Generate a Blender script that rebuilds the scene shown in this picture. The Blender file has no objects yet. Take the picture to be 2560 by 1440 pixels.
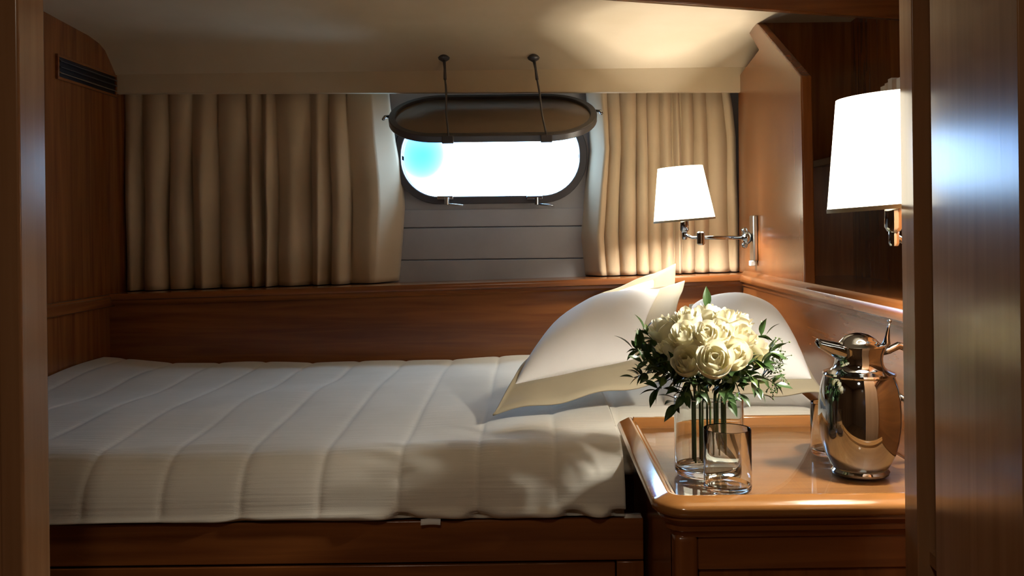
import bpy, bmesh, math, random
from mathutils import Vector, Matrix, Quaternion
random.seed(7)
R = math.radians
# ------------------------------------------------------------------ camera
EZ = 1.15                      # eye height above the cabin sole
F = 2300.0                     # focal length in pixels of the 2560x1440 frame
PX, PY = 1330.0, 575.0         # vanishing point of the depth lines
ROLL = 0.012
sc = bpy.context.scene
C = sc.collection
cam_d = bpy.data.cameras.new('camera'); cam = bpy.data.objects.new('camera', cam_d); C.objects.link(cam)
cr, sr = math.cos(ROLL), math.sin(ROLL)
cam.matrix_world = Matrix(((cr, sr, 0, 0), (0, 0, -1, 0), (-sr, cr, 0, EZ), (0, 0, 0, 1)))
cam_d.sensor_width = 36.0; cam_d.lens = F / 2560 * 36.0
cam_d.shift_x = -(PX - 1280) / 2560; cam_d.shift_y = (PY - 720) / 2560
cam_d.clip_start = 0.02
sc.camera = cam
# ------------------------------------------------------------------ sky and exposure
w = bpy.data.worlds.new('sky'); sc.world = w; w.use_nodes = True
bg = w.node_tree.nodes['Background']; bg.inputs[0].default_value = (0.40, 0.66, 1.0, 1); bg.inputs[1].default_value = 12.0
sc.view_settings.view_transform = 'Standard'; sc.view_settings.look = 'None'
sc.view_settings.gamma = 1.0; sc.view_settings.use_curve_mapping = False
sc.view_settings.exposure = 0.5
sc.cycles.transparent_max_bounces = 16; sc.cycles.max_bounces = 12; sc.cycles.diffuse_bounces = 4; sc.cycles.glossy_bounces = 5; sc.cycles.transmission_bounces = 12; sc.cycles.adaptive_threshold = 0.025; sc.cycles.sample_clamp_indirect = 6.0
sc.cycles.use_denoising = True
LAMP_W = 17.0; SHADE_L = 3.6; CORR_W = 5.5
# light portal in the porthole (guides the sky light in, gives off none itself)
pl = bpy.data.lights.new('porthole_portal', 'AREA'); pl.shape = 'RECTANGLE'; pl.size = 0.62; pl.size_y = 0.30
pl.cycles.is_portal = True
po = bpy.data.objects.new('porthole_portal', pl); C.objects.link(po)
po.location = (-0.139, 3.16, EZ + 0.25); po.rotation_euler = (R(-90), 0, 0)
# unseen fill light added behind the camera to brighten the berth front
cl = bpy.data.lights.new('passage_fill', 'AREA'); cl.shape = 'DISK'; cl.size = 0.22; cl.energy = CORR_W; cl.color = (1.0, 0.86, 0.68)
co = bpy.data.objects.new('passage_fill', cl); C.objects.link(co); co.location = (-0.15, -0.35, EZ + 0.93)

# ------------------------------------------------------------------ helpers
def uv_(px, py):
    u = (px - PX) / F; v = -(py - PY) / F
    return u * cr + v * sr, -u * sr + v * cr
def U(px, py, Y):
    a, b = uv_(px, py); return Vector((a * Y, Y, EZ + b * Y))
def UX(px, py, x):
    a, b = uv_(px, py); Y = x / a; return Vector((x, Y, EZ + b * Y))
def UZ(px, py, z):
    a, b = uv_(px, py); Y = (z - EZ) / b; return Vector((a * Y, Y, z))

class MB:
    def __init__(s): s.v = []; s.f = []
    def add(s, vs, fs):
        o = len(s.v); s.v += [tuple(p) for p in vs]; s.f += [tuple(i + o for i in f) for f in fs]; return s
    def box(s, x0, x1, y0, y1, z0, z1):
        return s.add([(x0,y0,z0),(x1,y0,z0),(x1,y1,z0),(x0,y1,z0),(x0,y0,z1),(x1,y0,z1),(x1,y1,z1),(x0,y1,z1)],
                     [(0,3,2,1),(4,5,6,7),(0,1,5,4),(1,2,6,5),(2,3,7,6),(3,0,4,7)])
    def prism(s, pts, d):
        n = len(pts); d = Vector(d)
        vs = [Vector(p) for p in pts] + [Vector(p) + d for p in pts]
        return s.add(vs, [tuple(range(n - 1, -1, -1)), tuple(range(n, 2 * n))] + [(i, (i + 1) % n, n + (i + 1) % n, n + i) for i in range(n)])
    def grid(s, fn, nu, nv, wrap=False):
        vs = [fn(i / nu if not wrap else i / nu, j / nv) for j in range(nv + 1) for i in range(nu + (0 if wrap else 1))]
        w_ = nu if wrap else nu + 1
        fs = []
        for j in range(nv):
            for i in range(nu):
                k = (i + 1) % w_
                fs.append((j * w_ + i, j * w_ + k, (j + 1) * w_ + k, (j + 1) * w_ + i))
        return s.add(vs, fs)
    def lathe(s, prof, n=48, c=(0, 0, 0), cap0=True, cap1=True):
        c = Vector(c); k = len(prof); vs = []
        for r, z in prof:
            for i in range(n):
                a = 2 * math.pi * i / n
                vs.append(c + Vector((r * math.cos(a), r * math.sin(a), z)))
        fs = [(j * n + i, j * n + (i + 1) % n, (j + 1) * n + (i + 1) % n, (j + 1) * n + i) for j in range(k - 1) for i in range(n)]
        if cap0: fs.append(tuple(range(n - 1, -1, -1)))
        if cap1: fs.append(tuple((k - 1) * n + i for i in range(n)))
        return s.add(vs, fs)
    def tube(s, pts, r, n=10, cap=True):
        pts = [Vector(p) for p in pts]; k = len(pts)
        rs = r if isinstance(r, (list, tuple)) else [r] * k
        up = Vector((0.123, 0.321, 0.94)); vs = []
        for i, p in enumerate(pts):
            t = (pts[min(i + 1, k - 1)] - pts[max(i - 1, 0)]).normalized()
            a = t.cross(up)
            if a.length < 1e-4: a = t.cross(Vector((1, 0, 0)))
            a.normalize(); b = t.cross(a)
            for j in range(n):
                q = 2 * math.pi * j / n
                vs.append(p + (a * math.cos(q) + b * math.sin(q)) * rs[i])
        fs = [(j * n + i, j * n + (i + 1) % n, (j + 1) * n + (i + 1) % n, (j + 1) * n + i) for j in range(k - 1) for i in range(n)]
        if cap: fs += [tuple(range(n - 1, -1, -1)), tuple((k - 1) * n + i for i in range(n))]
        return s.add(vs, fs)
    def sphere(s, c, r, n=12, m=8, sc3=(1, 1, 1)):
        c = Vector(c)
        def f(u, v):
            a = 2 * math.pi * u; b = math.pi * (v * 0.998 + 0.001)
            return c + Vector((r * sc3[0] * math.sin(b) * math.cos(a), r * sc3[1] * math.sin(b) * math.sin(a), -r * sc3[2] * math.cos(b)))
        return s.grid(f, n, m, wrap=True)
    def sweep(s, path, prof, closed_prof=True):
        """path: list of (x,y); prof: list of (offset to the left of travel, z)"""
        k = len(path); n = len(prof); vs = []
        for i in range(k):
            p = Vector(path[i]); d0 = (p - Vector(path[i - 1])).normalized() if i else None
            d1 = (Vector(path[i + 1]) - p).normalized() if i < k - 1 else None
            d0 = d0 or d1; d1 = d1 or d0
            n0 = Vector((-d0.y, d0.x)); n1 = Vector((-d1.y, d1.x)); m = (n0 + n1).normalized(); m = m / max(0.3, m.dot(n1))
            for o, z in prof: vs.append((p.x + m.x * o, p.y + m.y * o, z))
        fs = [(i * n + j, i * n + (j + 1) % n, (i + 1) * n + (j + 1) % n, (i + 1) * n + j) for i in range(k - 1) for j in range(n if closed_prof else n - 1)]
        if closed_prof: fs += [tuple(range(n - 1, -1, -1)), tuple((k - 1) * n + j for j in range(n))]
        return s.add(vs, fs)
    def build(s, name, mat, parent=None, smooth=False, bevel=0, seg=2, solid=0, local=False):
        me = bpy.data.meshes.new(name); me.from_pydata(s.v, [], s.f); me.update()
        bm = bmesh.new(); bm.from_mesh(me); bmesh.ops.recalc_face_normals(bm, faces=bm.faces); bm.to_mesh(me); bm.free()
        o = bpy.data.objects.new(name, me); C.objects.link(o)
        if mat: me.materials.append(mat)
        if smooth:
            for p in me.polygons: p.use_smooth = True
            if smooth == 'auto':
                me.set_sharp_from_angle(angle=R(40))
        if bevel:
            b = o.modifiers.new('bevel', 'BEVEL'); b.width = bevel; b.segments = seg; b.limit_method = 'ANGLE'; b.angle_limit = R(35)
            for p in me.polygons: p.use_smooth = True
            me.set_sharp_from_angle(angle=R(35))
            b.harden_normals = False
        if solid:
            q = o.modifiers.new('solid', 'SOLIDIFY'); q.thickness = solid; q.offset = 0
        if parent:
            o.parent = parent
            if not local: o.matrix_parent_inverse = parent_world(parent).inverted()
        return o
def parent_world(p):
    m = Matrix.LocRotScale(p.location, p.rotation_euler, p.scale)
    return parent_world(p.parent) @ p.matrix_parent_inverse @ m if p.parent else m
def tag(o, label, cat, group=None):
    o['label'] = label; o['category'] = cat
    if group: o['group'] = group
    return o
def thing(name, label, cat, loc=(0, 0, 0), group=None):
    o = bpy.data.objects.new(name, None); C.objects.link(o); o.location = loc; o.empty_display_size = 0.05
    return tag(o, label, cat, group)
def struct(o): o['kind'] = 'structure'; return o
def smooth01(x): x = min(1, max(0, x)); return x * x * (3 - 2 * x)
def lerp(a, b, t): return a + (b - a) * t
def pwl(pts, x):
    if x <= pts[0][0]: return pts[0][1]
    for (a, b), (c, d) in zip(pts, pts[1:]):
        if x <= c: return lerp(b, d, smooth01((x - a) / (c - a)) if False else (x - a) / (c - a))
    return pts[-1][1]

# ------------------------------------------------------------------ materials
def newmat(name):
    m = bpy.data.materials.new(name); m.use_nodes = True; nt = m.node_tree
    return m, nt, nt.nodes['Principled BSDF']
def N(nt, t, **k):
    n = nt.nodes.new(t)
    for a, b in k.items(): setattr(n, a, b)
    return n
def wood(name, dark, light, rough=0.25, grain=(1, 1, 0.06), coat=0.35, scale=14):
    m, nt, b = newmat(name)
    tc = N(nt, 'ShaderNodeTexCoord'); mp = N(nt, 'ShaderNodeMapping'); mp.inputs['Scale'].default_value = [g * scale for g in grain]
    nt.links.new(tc.outputs['Object'], mp.inputs[0])
    n1 = N(nt, 'ShaderNodeTexNoise'); n1.inputs['Scale'].default_value = 3.0; n1.inputs['Detail'].default_value = 6; n1.inputs['Distortion'].default_value = 0.6
    n2 = N(nt, 'ShaderNodeTexNoise'); n2.inputs['Scale'].default_value = 0.5; n2.inputs['Detail'].default_value = 3
    nt.links.new(mp.outputs[0], n1.inputs[0]); nt.links.new(mp.outputs[0], n2.inputs[0])
    mx = N(nt, 'ShaderNodeMath', operation='MULTIPLY_ADD'); mx.inputs[1].default_value = 0.6
    nt.links.new(n1.outputs[0], mx.inputs[0]); sc2 = N(nt, 'ShaderNodeMath', operation='MULTIPLY'); sc2.inputs[1].default_value = 0.4
    nt.links.new(n2.outputs[0], sc2.inputs[0]); nt.links.new(sc2.outputs[0], mx.inputs[2])
    rp = N(nt, 'ShaderNodeValToRGB'); rp.color_ramp.elements[0].position = 0.34; rp.color_ramp.elements[1].position = 0.66
    rp.color_ramp.elements[0].color = (*dark, 1); rp.color_ramp.elements[1].color = (*light, 1)
    nt.links.new(mx.outputs[0], rp.inputs[0]); nt.links.new(rp.outputs[0], b.inputs['Base Color'])
    b.inputs['Roughness'].default_value = rough; b.inputs['Coat Weight'].default_value = coat; b.inputs['Coat Roughness'].default_value = rough * 0.6
    bp = N(nt, 'ShaderNodeBump'); bp.inputs['Strength'].default_value = 0.04; bp.inputs['Distance'].default_value = 0.002
    nt.links.new(n1.outputs[0], bp.inputs['Height']); nt.links.new(bp.outputs[0], b.inputs['Normal'])
    return m
def fabric(name, col, col2=None, rough=0.9, scale=600, bump=0.15, mott=6, sheen=0.2, rib=None):
    m, nt, b = newmat(name); col2 = col2 or [c * 0.86 for c in col]
    tc = N(nt, 'ShaderNodeTexCoord')
    n1 = N(nt, 'ShaderNodeTexNoise'); n1.inputs['Scale'].default_value = mott; n1.inputs['Detail'].default_value = 5
    nt.links.new(tc.outputs['Object'], n1.inputs[0])
    rp = N(nt, 'ShaderNodeValToRGB'); rp.color_ramp.elements[0].position = 0.35; rp.color_ramp.elements[1].position = 0.65
    rp.color_ramp.elements[0].color = (*col2, 1); rp.color_ramp.elements[1].color = (*col, 1)
    nt.links.new(n1.outputs[0], rp.inputs[0]); nt.links.new(rp.outputs[0], b.inputs['Base Color'])
    b.inputs['Roughness'].default_value = rough; b.inputs['Specular IOR Level'].default_value = 0.2; b.inputs['Sheen Weight'].default_value = sheen
    n2 = N(nt, 'ShaderNodeTexNoise'); n2.inputs['Scale'].default_value = scale; nt.links.new(tc.outputs['Object'], n2.inputs[0])
    bp = N(nt, 'ShaderNodeBump'); bp.inputs['Strength'].default_value = bump; bp.inputs['Distance'].default_value = 0.001
    nt.links.new(n2.outputs[0], bp.inputs['Height']); last = bp
    if rib:
        mp = N(nt, 'ShaderNodeMapping'); nt.links.new(tc.outputs['Object'], mp.inputs[0]); mp.inputs['Scale'].default_value = rib[0]
        nz = N(nt, 'ShaderNodeTexNoise'); nz.inputs['Scale'].default_value = 1.0; nz.inputs['Detail'].default_value = 2
        nt.links.new(mp.outputs[0], nz.inputs[0])
        b2 = N(nt, 'ShaderNodeBump'); b2.inputs['Strength'].default_value = rib[1]; b2.inputs['Distance'].default_value = 0.004
        nt.links.new(nz.outputs[0], b2.inputs['Height']); nt.links.new(bp.outputs[0], b2.inputs['Normal']); last = b2
    nt.links.new(last.outputs[0], b.inputs['Normal'])
    return m
def plain(name, col, rough=0.5, metal=0.0, coat=0.0, noise=0.0):
    m, nt, b = newmat(name)
    tc = N(nt, 'ShaderNodeTexCoord'); n1 = N(nt, 'ShaderNodeTexNoise'); n1.inputs['Scale'].default_value = 30
    nt.links.new(tc.outputs['Object'], n1.inputs[0])
    mr = N(nt, 'ShaderNodeMapRange'); mr.inputs['To Min'].default_value = max(0, rough - noise - 0.02); mr.inputs['To Max'].default_value = rough + noise + 0.02
    nt.links.new(n1.outputs[0], mr.inputs[0]); nt.links.new(mr.outputs[0], b.inputs['Roughness'])
    b.inputs['Base Color'].default_value = (*col, 1); b.inputs['Metallic'].default_value = metal; b.inputs['Coat Weight'].default_value = coat
    return m
def thin_glass(name, tint=(0.95, 0.97, 0.96), ior=1.5, rough=0.01, gain=1.0, pw=5.0):
    m = bpy.data.materials.new(name); m.use_nodes = True; nt = m.node_tree; nt.nodes.clear()
    out = N(nt, 'ShaderNodeOutputMaterial'); mix = N(nt, 'ShaderNodeMixShader'); tr = N(nt, 'ShaderNodeBsdfTransparent'); gl = N(nt, 'ShaderNodeBsdfGlossy')
    tr.inputs[0].default_value = (*tint, 1); gl.inputs['Roughness'].default_value = rough
    lw = N(nt, 'ShaderNodeLayerWeight'); lw.inputs['Blend'].default_value = 0.5
    pw_ = N(nt, 'ShaderNodeMath', operation='POWER'); pw_.inputs[1].default_value = pw; nt.links.new(lw.outputs['Facing'], pw_.inputs[0])
    f0 = ((ior - 1) / (ior + 1)) ** 2 * gain
    g = N(nt, 'ShaderNodeMath', operation='MULTIPLY_ADD'); g.inputs[1].default_value = 0.9 - f0; g.inputs[2].default_value = f0; g.use_clamp = True
    nt.links.new(pw_.outputs[0], g.inputs[0]); nt.links.new(g.outputs[0], mix.inputs[0])
    nt.links.new(tr.outputs[0], mix.inputs[1]); nt.links.new(gl.outputs[0], mix.inputs[2]); nt.links.new(mix.outputs[0], out.inputs[0])
    return m
def emit(name, col, strength, base=(0.8, 0.75, 0.65)):
    m, nt, b = newmat(name)
    b.inputs['Base Color'].default_value = (*base, 1); b.inputs['Roughness'].default_value = 0.8
    b.inputs['Emission Color'].default_value = (*col, 1); b.inputs['Emission Strength'].default_value = strength
    return m

WV = wood('cherry_wood_upright', (0.145, 0.043, 0.011), (0.28, 0.096, 0.023), grain=(1, 1, 0.06))
WX = wood('cherry_wood_lengthwise', (0.145, 0.043, 0.011), (0.28, 0.096, 0.023), grain=(0.06, 1, 1))
WY = wood('cherry_wood_crosswise', (0.145, 0.043, 0.011), (0.28, 0.096, 0.023), grain=(1, 0.06, 1))
WT = wood('varnished_cherry_tabletop', (0.25, 0.098, 0.024), (0.37, 0.165, 0.048), rough=0.13, grain=(0.06, 1, 1), coat=0.8)
WB = wood('satin_cherry_board', (0.20, 0.075, 0.018), (0.32, 0.135, 0.038), rough=0.5, grain=(0.06, 1, 1), coat=0.0)
WJ = wood('varnished_cherry_doorway', (0.25, 0.125, 0.055), (0.34, 0.18, 0.085), rough=0.21, grain=(1, 1, 0.04), coat=0.0)
WJ.node_tree.nodes['Principled BSDF'].inputs['Specular IOR Level'].default_value = 0.30
WJ.node_tree.nodes['Principled BSDF'].inputs['Coat IOR'].default_value = 1.5; WJ.node_tree.nodes['Principled BSDF'].inputs['Coat Roughness'].default_value = 0.21
VINYL = fabric('cream_headliner_vinyl', (0.64, 0.53, 0.37), (0.60, 0.49, 0.33), rough=0.6, scale=300, bump=0.08, sheen=0)
LINING = fabric('grey_hull_lining', (0.42, 0.415, 0.43), rough=0.8, scale=500)
CURT = fabric('beige_curtain_cloth', (0.63, 0.49, 0.325), (0.57, 0.44, 0.285), scale=900, bump=0.2)
SPREAD = fabric('quilted_bedspread_cloth', (0.64, 0.61, 0.53), (0.59, 0.56, 0.48), rib=((2.5, 130, 130), 0.3))
LINEN = fabric('white_linen', (0.86, 0.86, 0.84), (0.82, 0.82, 0.80), scale=700, bump=0.08)
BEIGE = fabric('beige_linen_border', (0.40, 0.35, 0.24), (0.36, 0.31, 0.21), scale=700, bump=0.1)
CHROME = plain('polished_chrome', (0.37, 0.41, 0.46), 0.05, 1.0)
SATIN = plain('brushed_steel', (0.55, 0.53, 0.5), 0.3, 1.0)
GREYMETAL = plain('grey_painted_porthole_metal', (0.10, 0.095, 0.10), 0.35, 0.4)
BLACK = plain('black_plastic', (0.012, 0.011, 0.012), 0.5)
GLASS, _nt, _b = newmat('clear_glass')
_b.inputs['Transmission Weight'].default_value = 1.0; _b.inputs['Roughness'].default_value = 0.0; _b.inputs['IOR'].default_value = 1.48; _b.inputs['Base Color'].default_value = (0.97, 0.99, 0.98, 1)
SHEET = thin_glass('tabletop_glass', (0.97, 0.98, 0.97), gain=1.0, pw=9.0)
ROSE = fabric('cream_white_rose_petal', (0.90, 0.87, 0.70), (0.86, 0.82, 0.62), scale=60, bump=0.05, mott=25, rough=0.6)
_nt = ROSE.node_tree; _p = _nt.nodes['Principled BSDF']; _t = _nt.nodes.new('ShaderNodeBsdfTranslucent'); _t.inputs[0].default_value = (0.85, 0.80, 0.55, 1)
_m = _nt.nodes.new('ShaderNodeMixShader'); _m.inputs[0].default_value = 0.42; _o = _nt.nodes['Material Output']
_nt.links.new(_p.outputs[0], _m.inputs[1]); _nt.links.new(_t.outputs[0], _m.inputs[2]); _nt.links.new(_m.outputs[0], _o.inputs[0])
LEAF = plain('dark_green_leaf', (0.035, 0.075, 0.02), 0.35)
LEAF2 = plain('mid_green_leaf', (0.085, 0.14, 0.03), 0.4)
STEM = plain('green_stem', (0.06, 0.10, 0.03), 0.5)
BUD = plain('white_buds', (0.8, 0.8, 0.76), 0.7)
FLOOR = wood('teak_and_holly_sole', (0.16, 0.07, 0.025), (0.24, 0.11, 0.04), grain=(1, 0.06, 1))

# ------------------------------------------------------------------ setting
XL, XR = -1.343, 0.665
YB = 3.14                      # hull lining behind the curtains
ZL = lambda x: EZ + lerp(-0.186, -0.147, (x - XL) / (XR - XL))   # ledge rises a little to the right
struct(MB().box(-1.7, 1.7, -1.3, 3.2, -0.05, 0.0).build('floor', FLOOR))
# cabin ceiling: flat headliner, padded cove, swept along the cabin
prof = [(1.22, 0.655), (2.4, 0.628), (2.80, 0.608), (2.87, 0.598), (2.91, 0.583), (2.95, 0.548), (2.985, 0.515), (3.02, 0.49), (3.2, 0.49), (3.2, 0.80), (1.22, 0.80)]
cb = MB(); cb.prism([(-1.40, y, EZ + z) for y, z in prof], (2.55, 0, 0))
ceil = struct(cb.build('ceiling', VINYL, smooth='auto'))
# valance board under the cove
v = MB(); v.prism([(XL, 2.98, EZ + 0.458), (1.0, 2.98, EZ + 0.436), (1.0, 2.98, EZ + 0.52), (XL, 2.98, EZ + 0.53)], (0, 0.022, 0))
struct(v.build('trim_1', VINYL, bevel=0.003))
# left bulkhead
lw_ = struct(MB().box(XL - 0.05, XL, 1.22, 3.2, 0, EZ + 0.72).build('wall_left', WV))
lr = MB(); lr.prism([(XL, 1.3, ZL(XL) - 0.04), (XL + 0.018, 1.3, ZL(XL) - 0.04), (XL + 0.022, 1.3, ZL(XL) - 0.01), (XL + 0.016, 1.3, ZL(XL)), (XL, 1.3, ZL(XL))], (0, 1.62, 0))
struct(lr.build('trim_2', WY, bevel=0.003))
# hull lining with the porthole cut in it
HX0, HX1, HZ0, HZ1, HR = -0.441, 0.164, EZ + 0.117, EZ + 0.387, 0.128
def rrect(x0, x1, z0, z1, r, n=12):
    pts = []
    for cx, cz, a0 in ((x1 - r, z0 + r, -90), (x1 - r, z1 - r, 0), (x0 + r, z1 - r, 90), (x0 + r, z0 + r, 180)):
        for i in range(n + 1):
            a = R(a0 + 90 * i / n); pts.append((cx + r * math.cos(a), cz + r * math.sin(a)))
    return pts
hole = rrect(HX0, HX1, HZ0, HZ1, HR)
hb = bmesh.new()
def holed_wall(x0, x1, z0, z1, y, th):
    n = len(hole); cx, cz = (HX0 + HX1) / 2, (HZ0 + HZ1) / 2
    outer = []
    for px_, pz_ in hole:
        dx, dz = px_ - cx, pz_ - cz
        t = min([(x1 - cx) / dx if dx > 1e-9 else 9e9, (x0 - cx) / dx if dx < -1e-9 else 9e9, (z1 - cz) / dz if dz > 1e-9 else 9e9, (z0 - cz) / dz if dz < -1e-9 else 9e9])
        outer.append((cx + dx * t, cz + dz * t))
    b = MB()
    vs = [(a, y, c) for a, c in hole] + [(a, y, c) for a, c in outer] + [(a, y + th, c) for a, c in hole]
    fs = [(i, (i + 1) % n, n + (i + 1) % n, n + i) for i in range(n)] + [(i, 2 * n + i, 2 * n + (i + 1) % n, (i + 1) % n) for i in range(n)]
    b.add(vs, fs)
    # corner fill
    for sx in (x0, x1):
        for sz in (z0, z1):
            pass
    return b
hw = MB()
hwz0, hwz1 = EZ + 0.06, EZ + 0.49
hwall = holed_wall(-0.62, 0.34, hwz0, hwz1, YB, 0.05)
# outer rectangle corners (the radial projection leaves small triangles there)
for sx, sz in ((-0.62, hwz0), (-0.62, hwz1), (0.34, hwz0), (0.34, hwz1)):
    hwall.box(sx - 0.16, sx + 0.16, YB + 0.002, YB + 0.05, sz - 0.075, sz + 0.075)
hwall.box(-1.40, -0.60, YB, YB + 0.05, hwz0, hwz1); hwall.box(0.32, 1.0, YB, YB + 0.05, hwz0, hwz1)
hwall.box(-1.40, 1.1, YB + 0.012, YB + 0.05, 0, hwz0 + 0.02)
hwall.box(-1.40, 1.1, YB, YB + 0.05, hwz1 - 0.01, EZ + 0.8)
wall_back = struct(hwall.build('wall_back', LINING))
# lining boards below the porthole with open joints
zb = [EZ - 0.20, EZ - 0.098, EZ + 0.012, EZ + 0.075]
for a, b_ in zip(zb, zb[1:]):
    MB().box(-1.34, 0.93, YB - 0.006, YB + 0.012, a + 0.0018, b_ - 0.0018).build('lining_board', LINING, wall_back, bevel=0.002)
# low hull wall under the ledge, and the ledge
lo = MB(); lo.prism([(XL, 2.92, 0), (XR + 0.02, 2.92, 0), (XR + 0.02, 2.92, ZL(XR) - 0.03), (XL, 2.92, ZL(XL) - 0.03)], (0, 0.02, 0))
struct(lo.build('wall_back_lower', WX))
le = MB()
lp = [(2.90, -0.036), (2.893, -0.030), (2.893, -0.022), (2.884, -0.018), (2.882, -0.008), (2.886, 0.0), (2.90, 0.001), (3.16, -0.004), (3.16, -0.036)]
le.add([(XL, y, ZL(XL) + z) for y, z in lp] + [(XR + 0.03, y, ZL(XR) + z) for y, z in lp],
       [tuple(range(9)), tuple(range(17, 8, -1))] + [(i, (i + 1) % 9, 9 + (i + 1) % 9, 9 + i) for i in range(9)])
struct(le.build('trim_3', WX, smooth='auto'))
# right bulkhead: headboard, rail, lamp panel, book niche
ZR = EZ - 0.147
struct(MB().box(XR, XR + 0.03, 1.30, 2.93, 0, ZR - 0.03).build('wall_right', WY))
rr = MB(); rp_ = [(XR, -0.040), (XR - 0.006, -0.034), (XR - 0.006, -0.027), (XR - 0.014, -0.022), (XR - 0.016, -0.012), (XR - 0.011, -0.002), (XR - 0.002, 0.0), (XR + 0.006, 0.002), (XR + 0.012, 0.009), (XR + 0.020, 0.009), (XR + 0.024, 0.0), (XR + 0.33, 0.0), (XR + 0.33, -0.04)]
rr.prism([(x, 1.28, ZR + z) for x, z in rp_], (0, 1.66, 0)); struct(rr.build('trim_4', WY, smooth='auto'))
pp = [(1848, 700), (2012, 716), (2002, 190), (1885, 50), (1870, 80), (1896, 125), (1845, 192)]
pw = [UX(a, b, 0.68) for a, b in pp]; pw[0].z = pw[1].z = ZR - 0.002
lampwall = struct(MB().prism(pw, (0.028, 0, 0)).build('wall_right_panel', WV, bevel=0.004))
ni = MB()
ni.box(0.96, 0.99, 1.2, 2.80, ZR, EZ + 0.66); ni.box(0.70, 0.97, 2.75, 2.78, ZR, EZ + 0.612)
ni.box(1.08, 1.10, 1.2, 3.2, 0, EZ + 0.85); ni.box(0.66, 1.09, 1.2, 1.31, 0, EZ + 0.75)
niche = struct(ni.build('wall_niche', WV))
nm = MB(); nm.box(0.68, 0.99, 1.30, 1.655, ZR, EZ + 0.66); struct(nm.build('wall_right_forward', WV, bevel=0.003))
sh = MB(); sh.box(0.85, 0.965, 1.65, 2.755, EZ + 0.178, EZ + 0.195); sb = tag(sh.build('wall_shelf', WY, bevel=0.004), 'narrow wooden shelf with lamplight painted on its front edge in the dark niche', 'shelf')
LIT_EDGE = wood('lamplit_edge_paint', (0.66, 0.52, 0.32), (0.74, 0.60, 0.40), grain=(1, 0.06, 1))  # paler wood colour stands in for lamplight on the shelf's front edge
MB().box(0.843, 0.8505, 1.66, 2.75, EZ + 0.176, EZ + 0.197).build('lit_edge_strip', LIT_EDGE, sb, bevel=0.002)
# beam across the top right
b0, b1 = U(1555, -2, 2.33), U(2124, 38, 2.33); dx = (b1.z - b0.z) / (b1.x - b0.x)
bx0, bx1 = -0.3, 1.0; bz = lambda x: b0.z + dx * (x - b0.x)
struct(MB().prism([(bx0, 2.33, bz(bx0)), (bx1, 2.33, bz(bx1)), (bx1, 2.33, EZ + 0.70), (bx0, 2.33, EZ + 0.70)], (0, 0.025, 0)).build('trim_5', WX, bevel=0.003))
# doorway: left side
JL = U(117, 500, 1.31).x
struct(MB().box(-1.7, JL - 0.030, 1.243, 1.30, 0, EZ + 0.72).build('wall_front_left', WJ))
struct(MB().box(JL - 0.032, JL, 1.2405, 1.31, 0, EZ + 0.95).build('trim_6', WJ, bevel=0.004, seg=3))
# doorway: right side, a jamb, a rebate and the wide varnished return
q = [(0.522, 1.30), (0.519, 1.25), (0.548, 1.25), (0.548, 1.196), (0.520, 1.196), (0.5004, 0.9434), (1.7, 0.9434), (1.7, 1.30)]
jr = MB().prism([(x, y, 0) for x, y in q], (0, 0, EZ + 0.95)); struct(jr.build('wall_front_right', WJ, bevel=0.0015))
t0 = UX(2312, 1372, 0.528)
MBr = MB(); MBr.prism([(0.545, 1.25, t0.z), (0.535, 1.25, t0.z - 0.004), (0.535, 1.25, t0.z - 0.022), (0.545, 1.25, t0.z - 0.022)], (-0.020, -0.26, 0))
struct(MBr.build('trim_7', WJ))
struct(MB().box(-1.7, 1.7, 1.24, 1.30, EZ + 0.40, EZ + 1.0).build('wall_front_header', WJ))
# passage behind the camera
struct(MB().box(-1.7, 1.7, -1.3, 1.30, EZ + 0.95, EZ + 1.0).build('ceiling_passage', VINYL))
struct(MB().box(-1.75, -1.7, -1.3, 1.30, 0, EZ + 1.0).build('wall_passage_left', WJ))
struct(MB().box(1.7, 1.75, -1.3, 1.30, 0, EZ + 1.0).build('wall_passage_right', WJ))
struct(MB().box(-1.75, 1.75, -1.35, -1.3, 0, EZ + 1.0).build('wall_passage_rear', WJ))

# ------------------------------------------------------------------ porthole
win = struct(thing('window_1', 'oblong porthole with dark metal frame, bright daylight beyond', 'porthole', (-0.139, YB, EZ + 0.25)))
def ring(pts_in, pts_out, y0, y1):
    n = len(pts_in); b = MB()
    vs = [(x, y0, z) for x, z in pts_in] + [(x, y0, z) for x, z in pts_out] + [(x, y1, z) for x, z in pts_out] + [(x, y1, z) for x, z in pts_in]
    fs = []
    for i in range(n):
        k = (i + 1) % n
        for a, c in ((0, 1), (1, 2), (2, 3), (3, 0)): fs.append((a * n + i, a * n + k, c * n + k, c * n + i))
    return b.add(vs, fs)
off = lambda d: rrect(HX0 - d, HX1 + d, HZ0 - d, HZ1 + d, HR + d)
ring(off(0.0), off(0.026), YB - 0.022, YB + 0.055).build('window_frame', GREYMETAL, win, smooth='auto', bevel=0.003)
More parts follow.
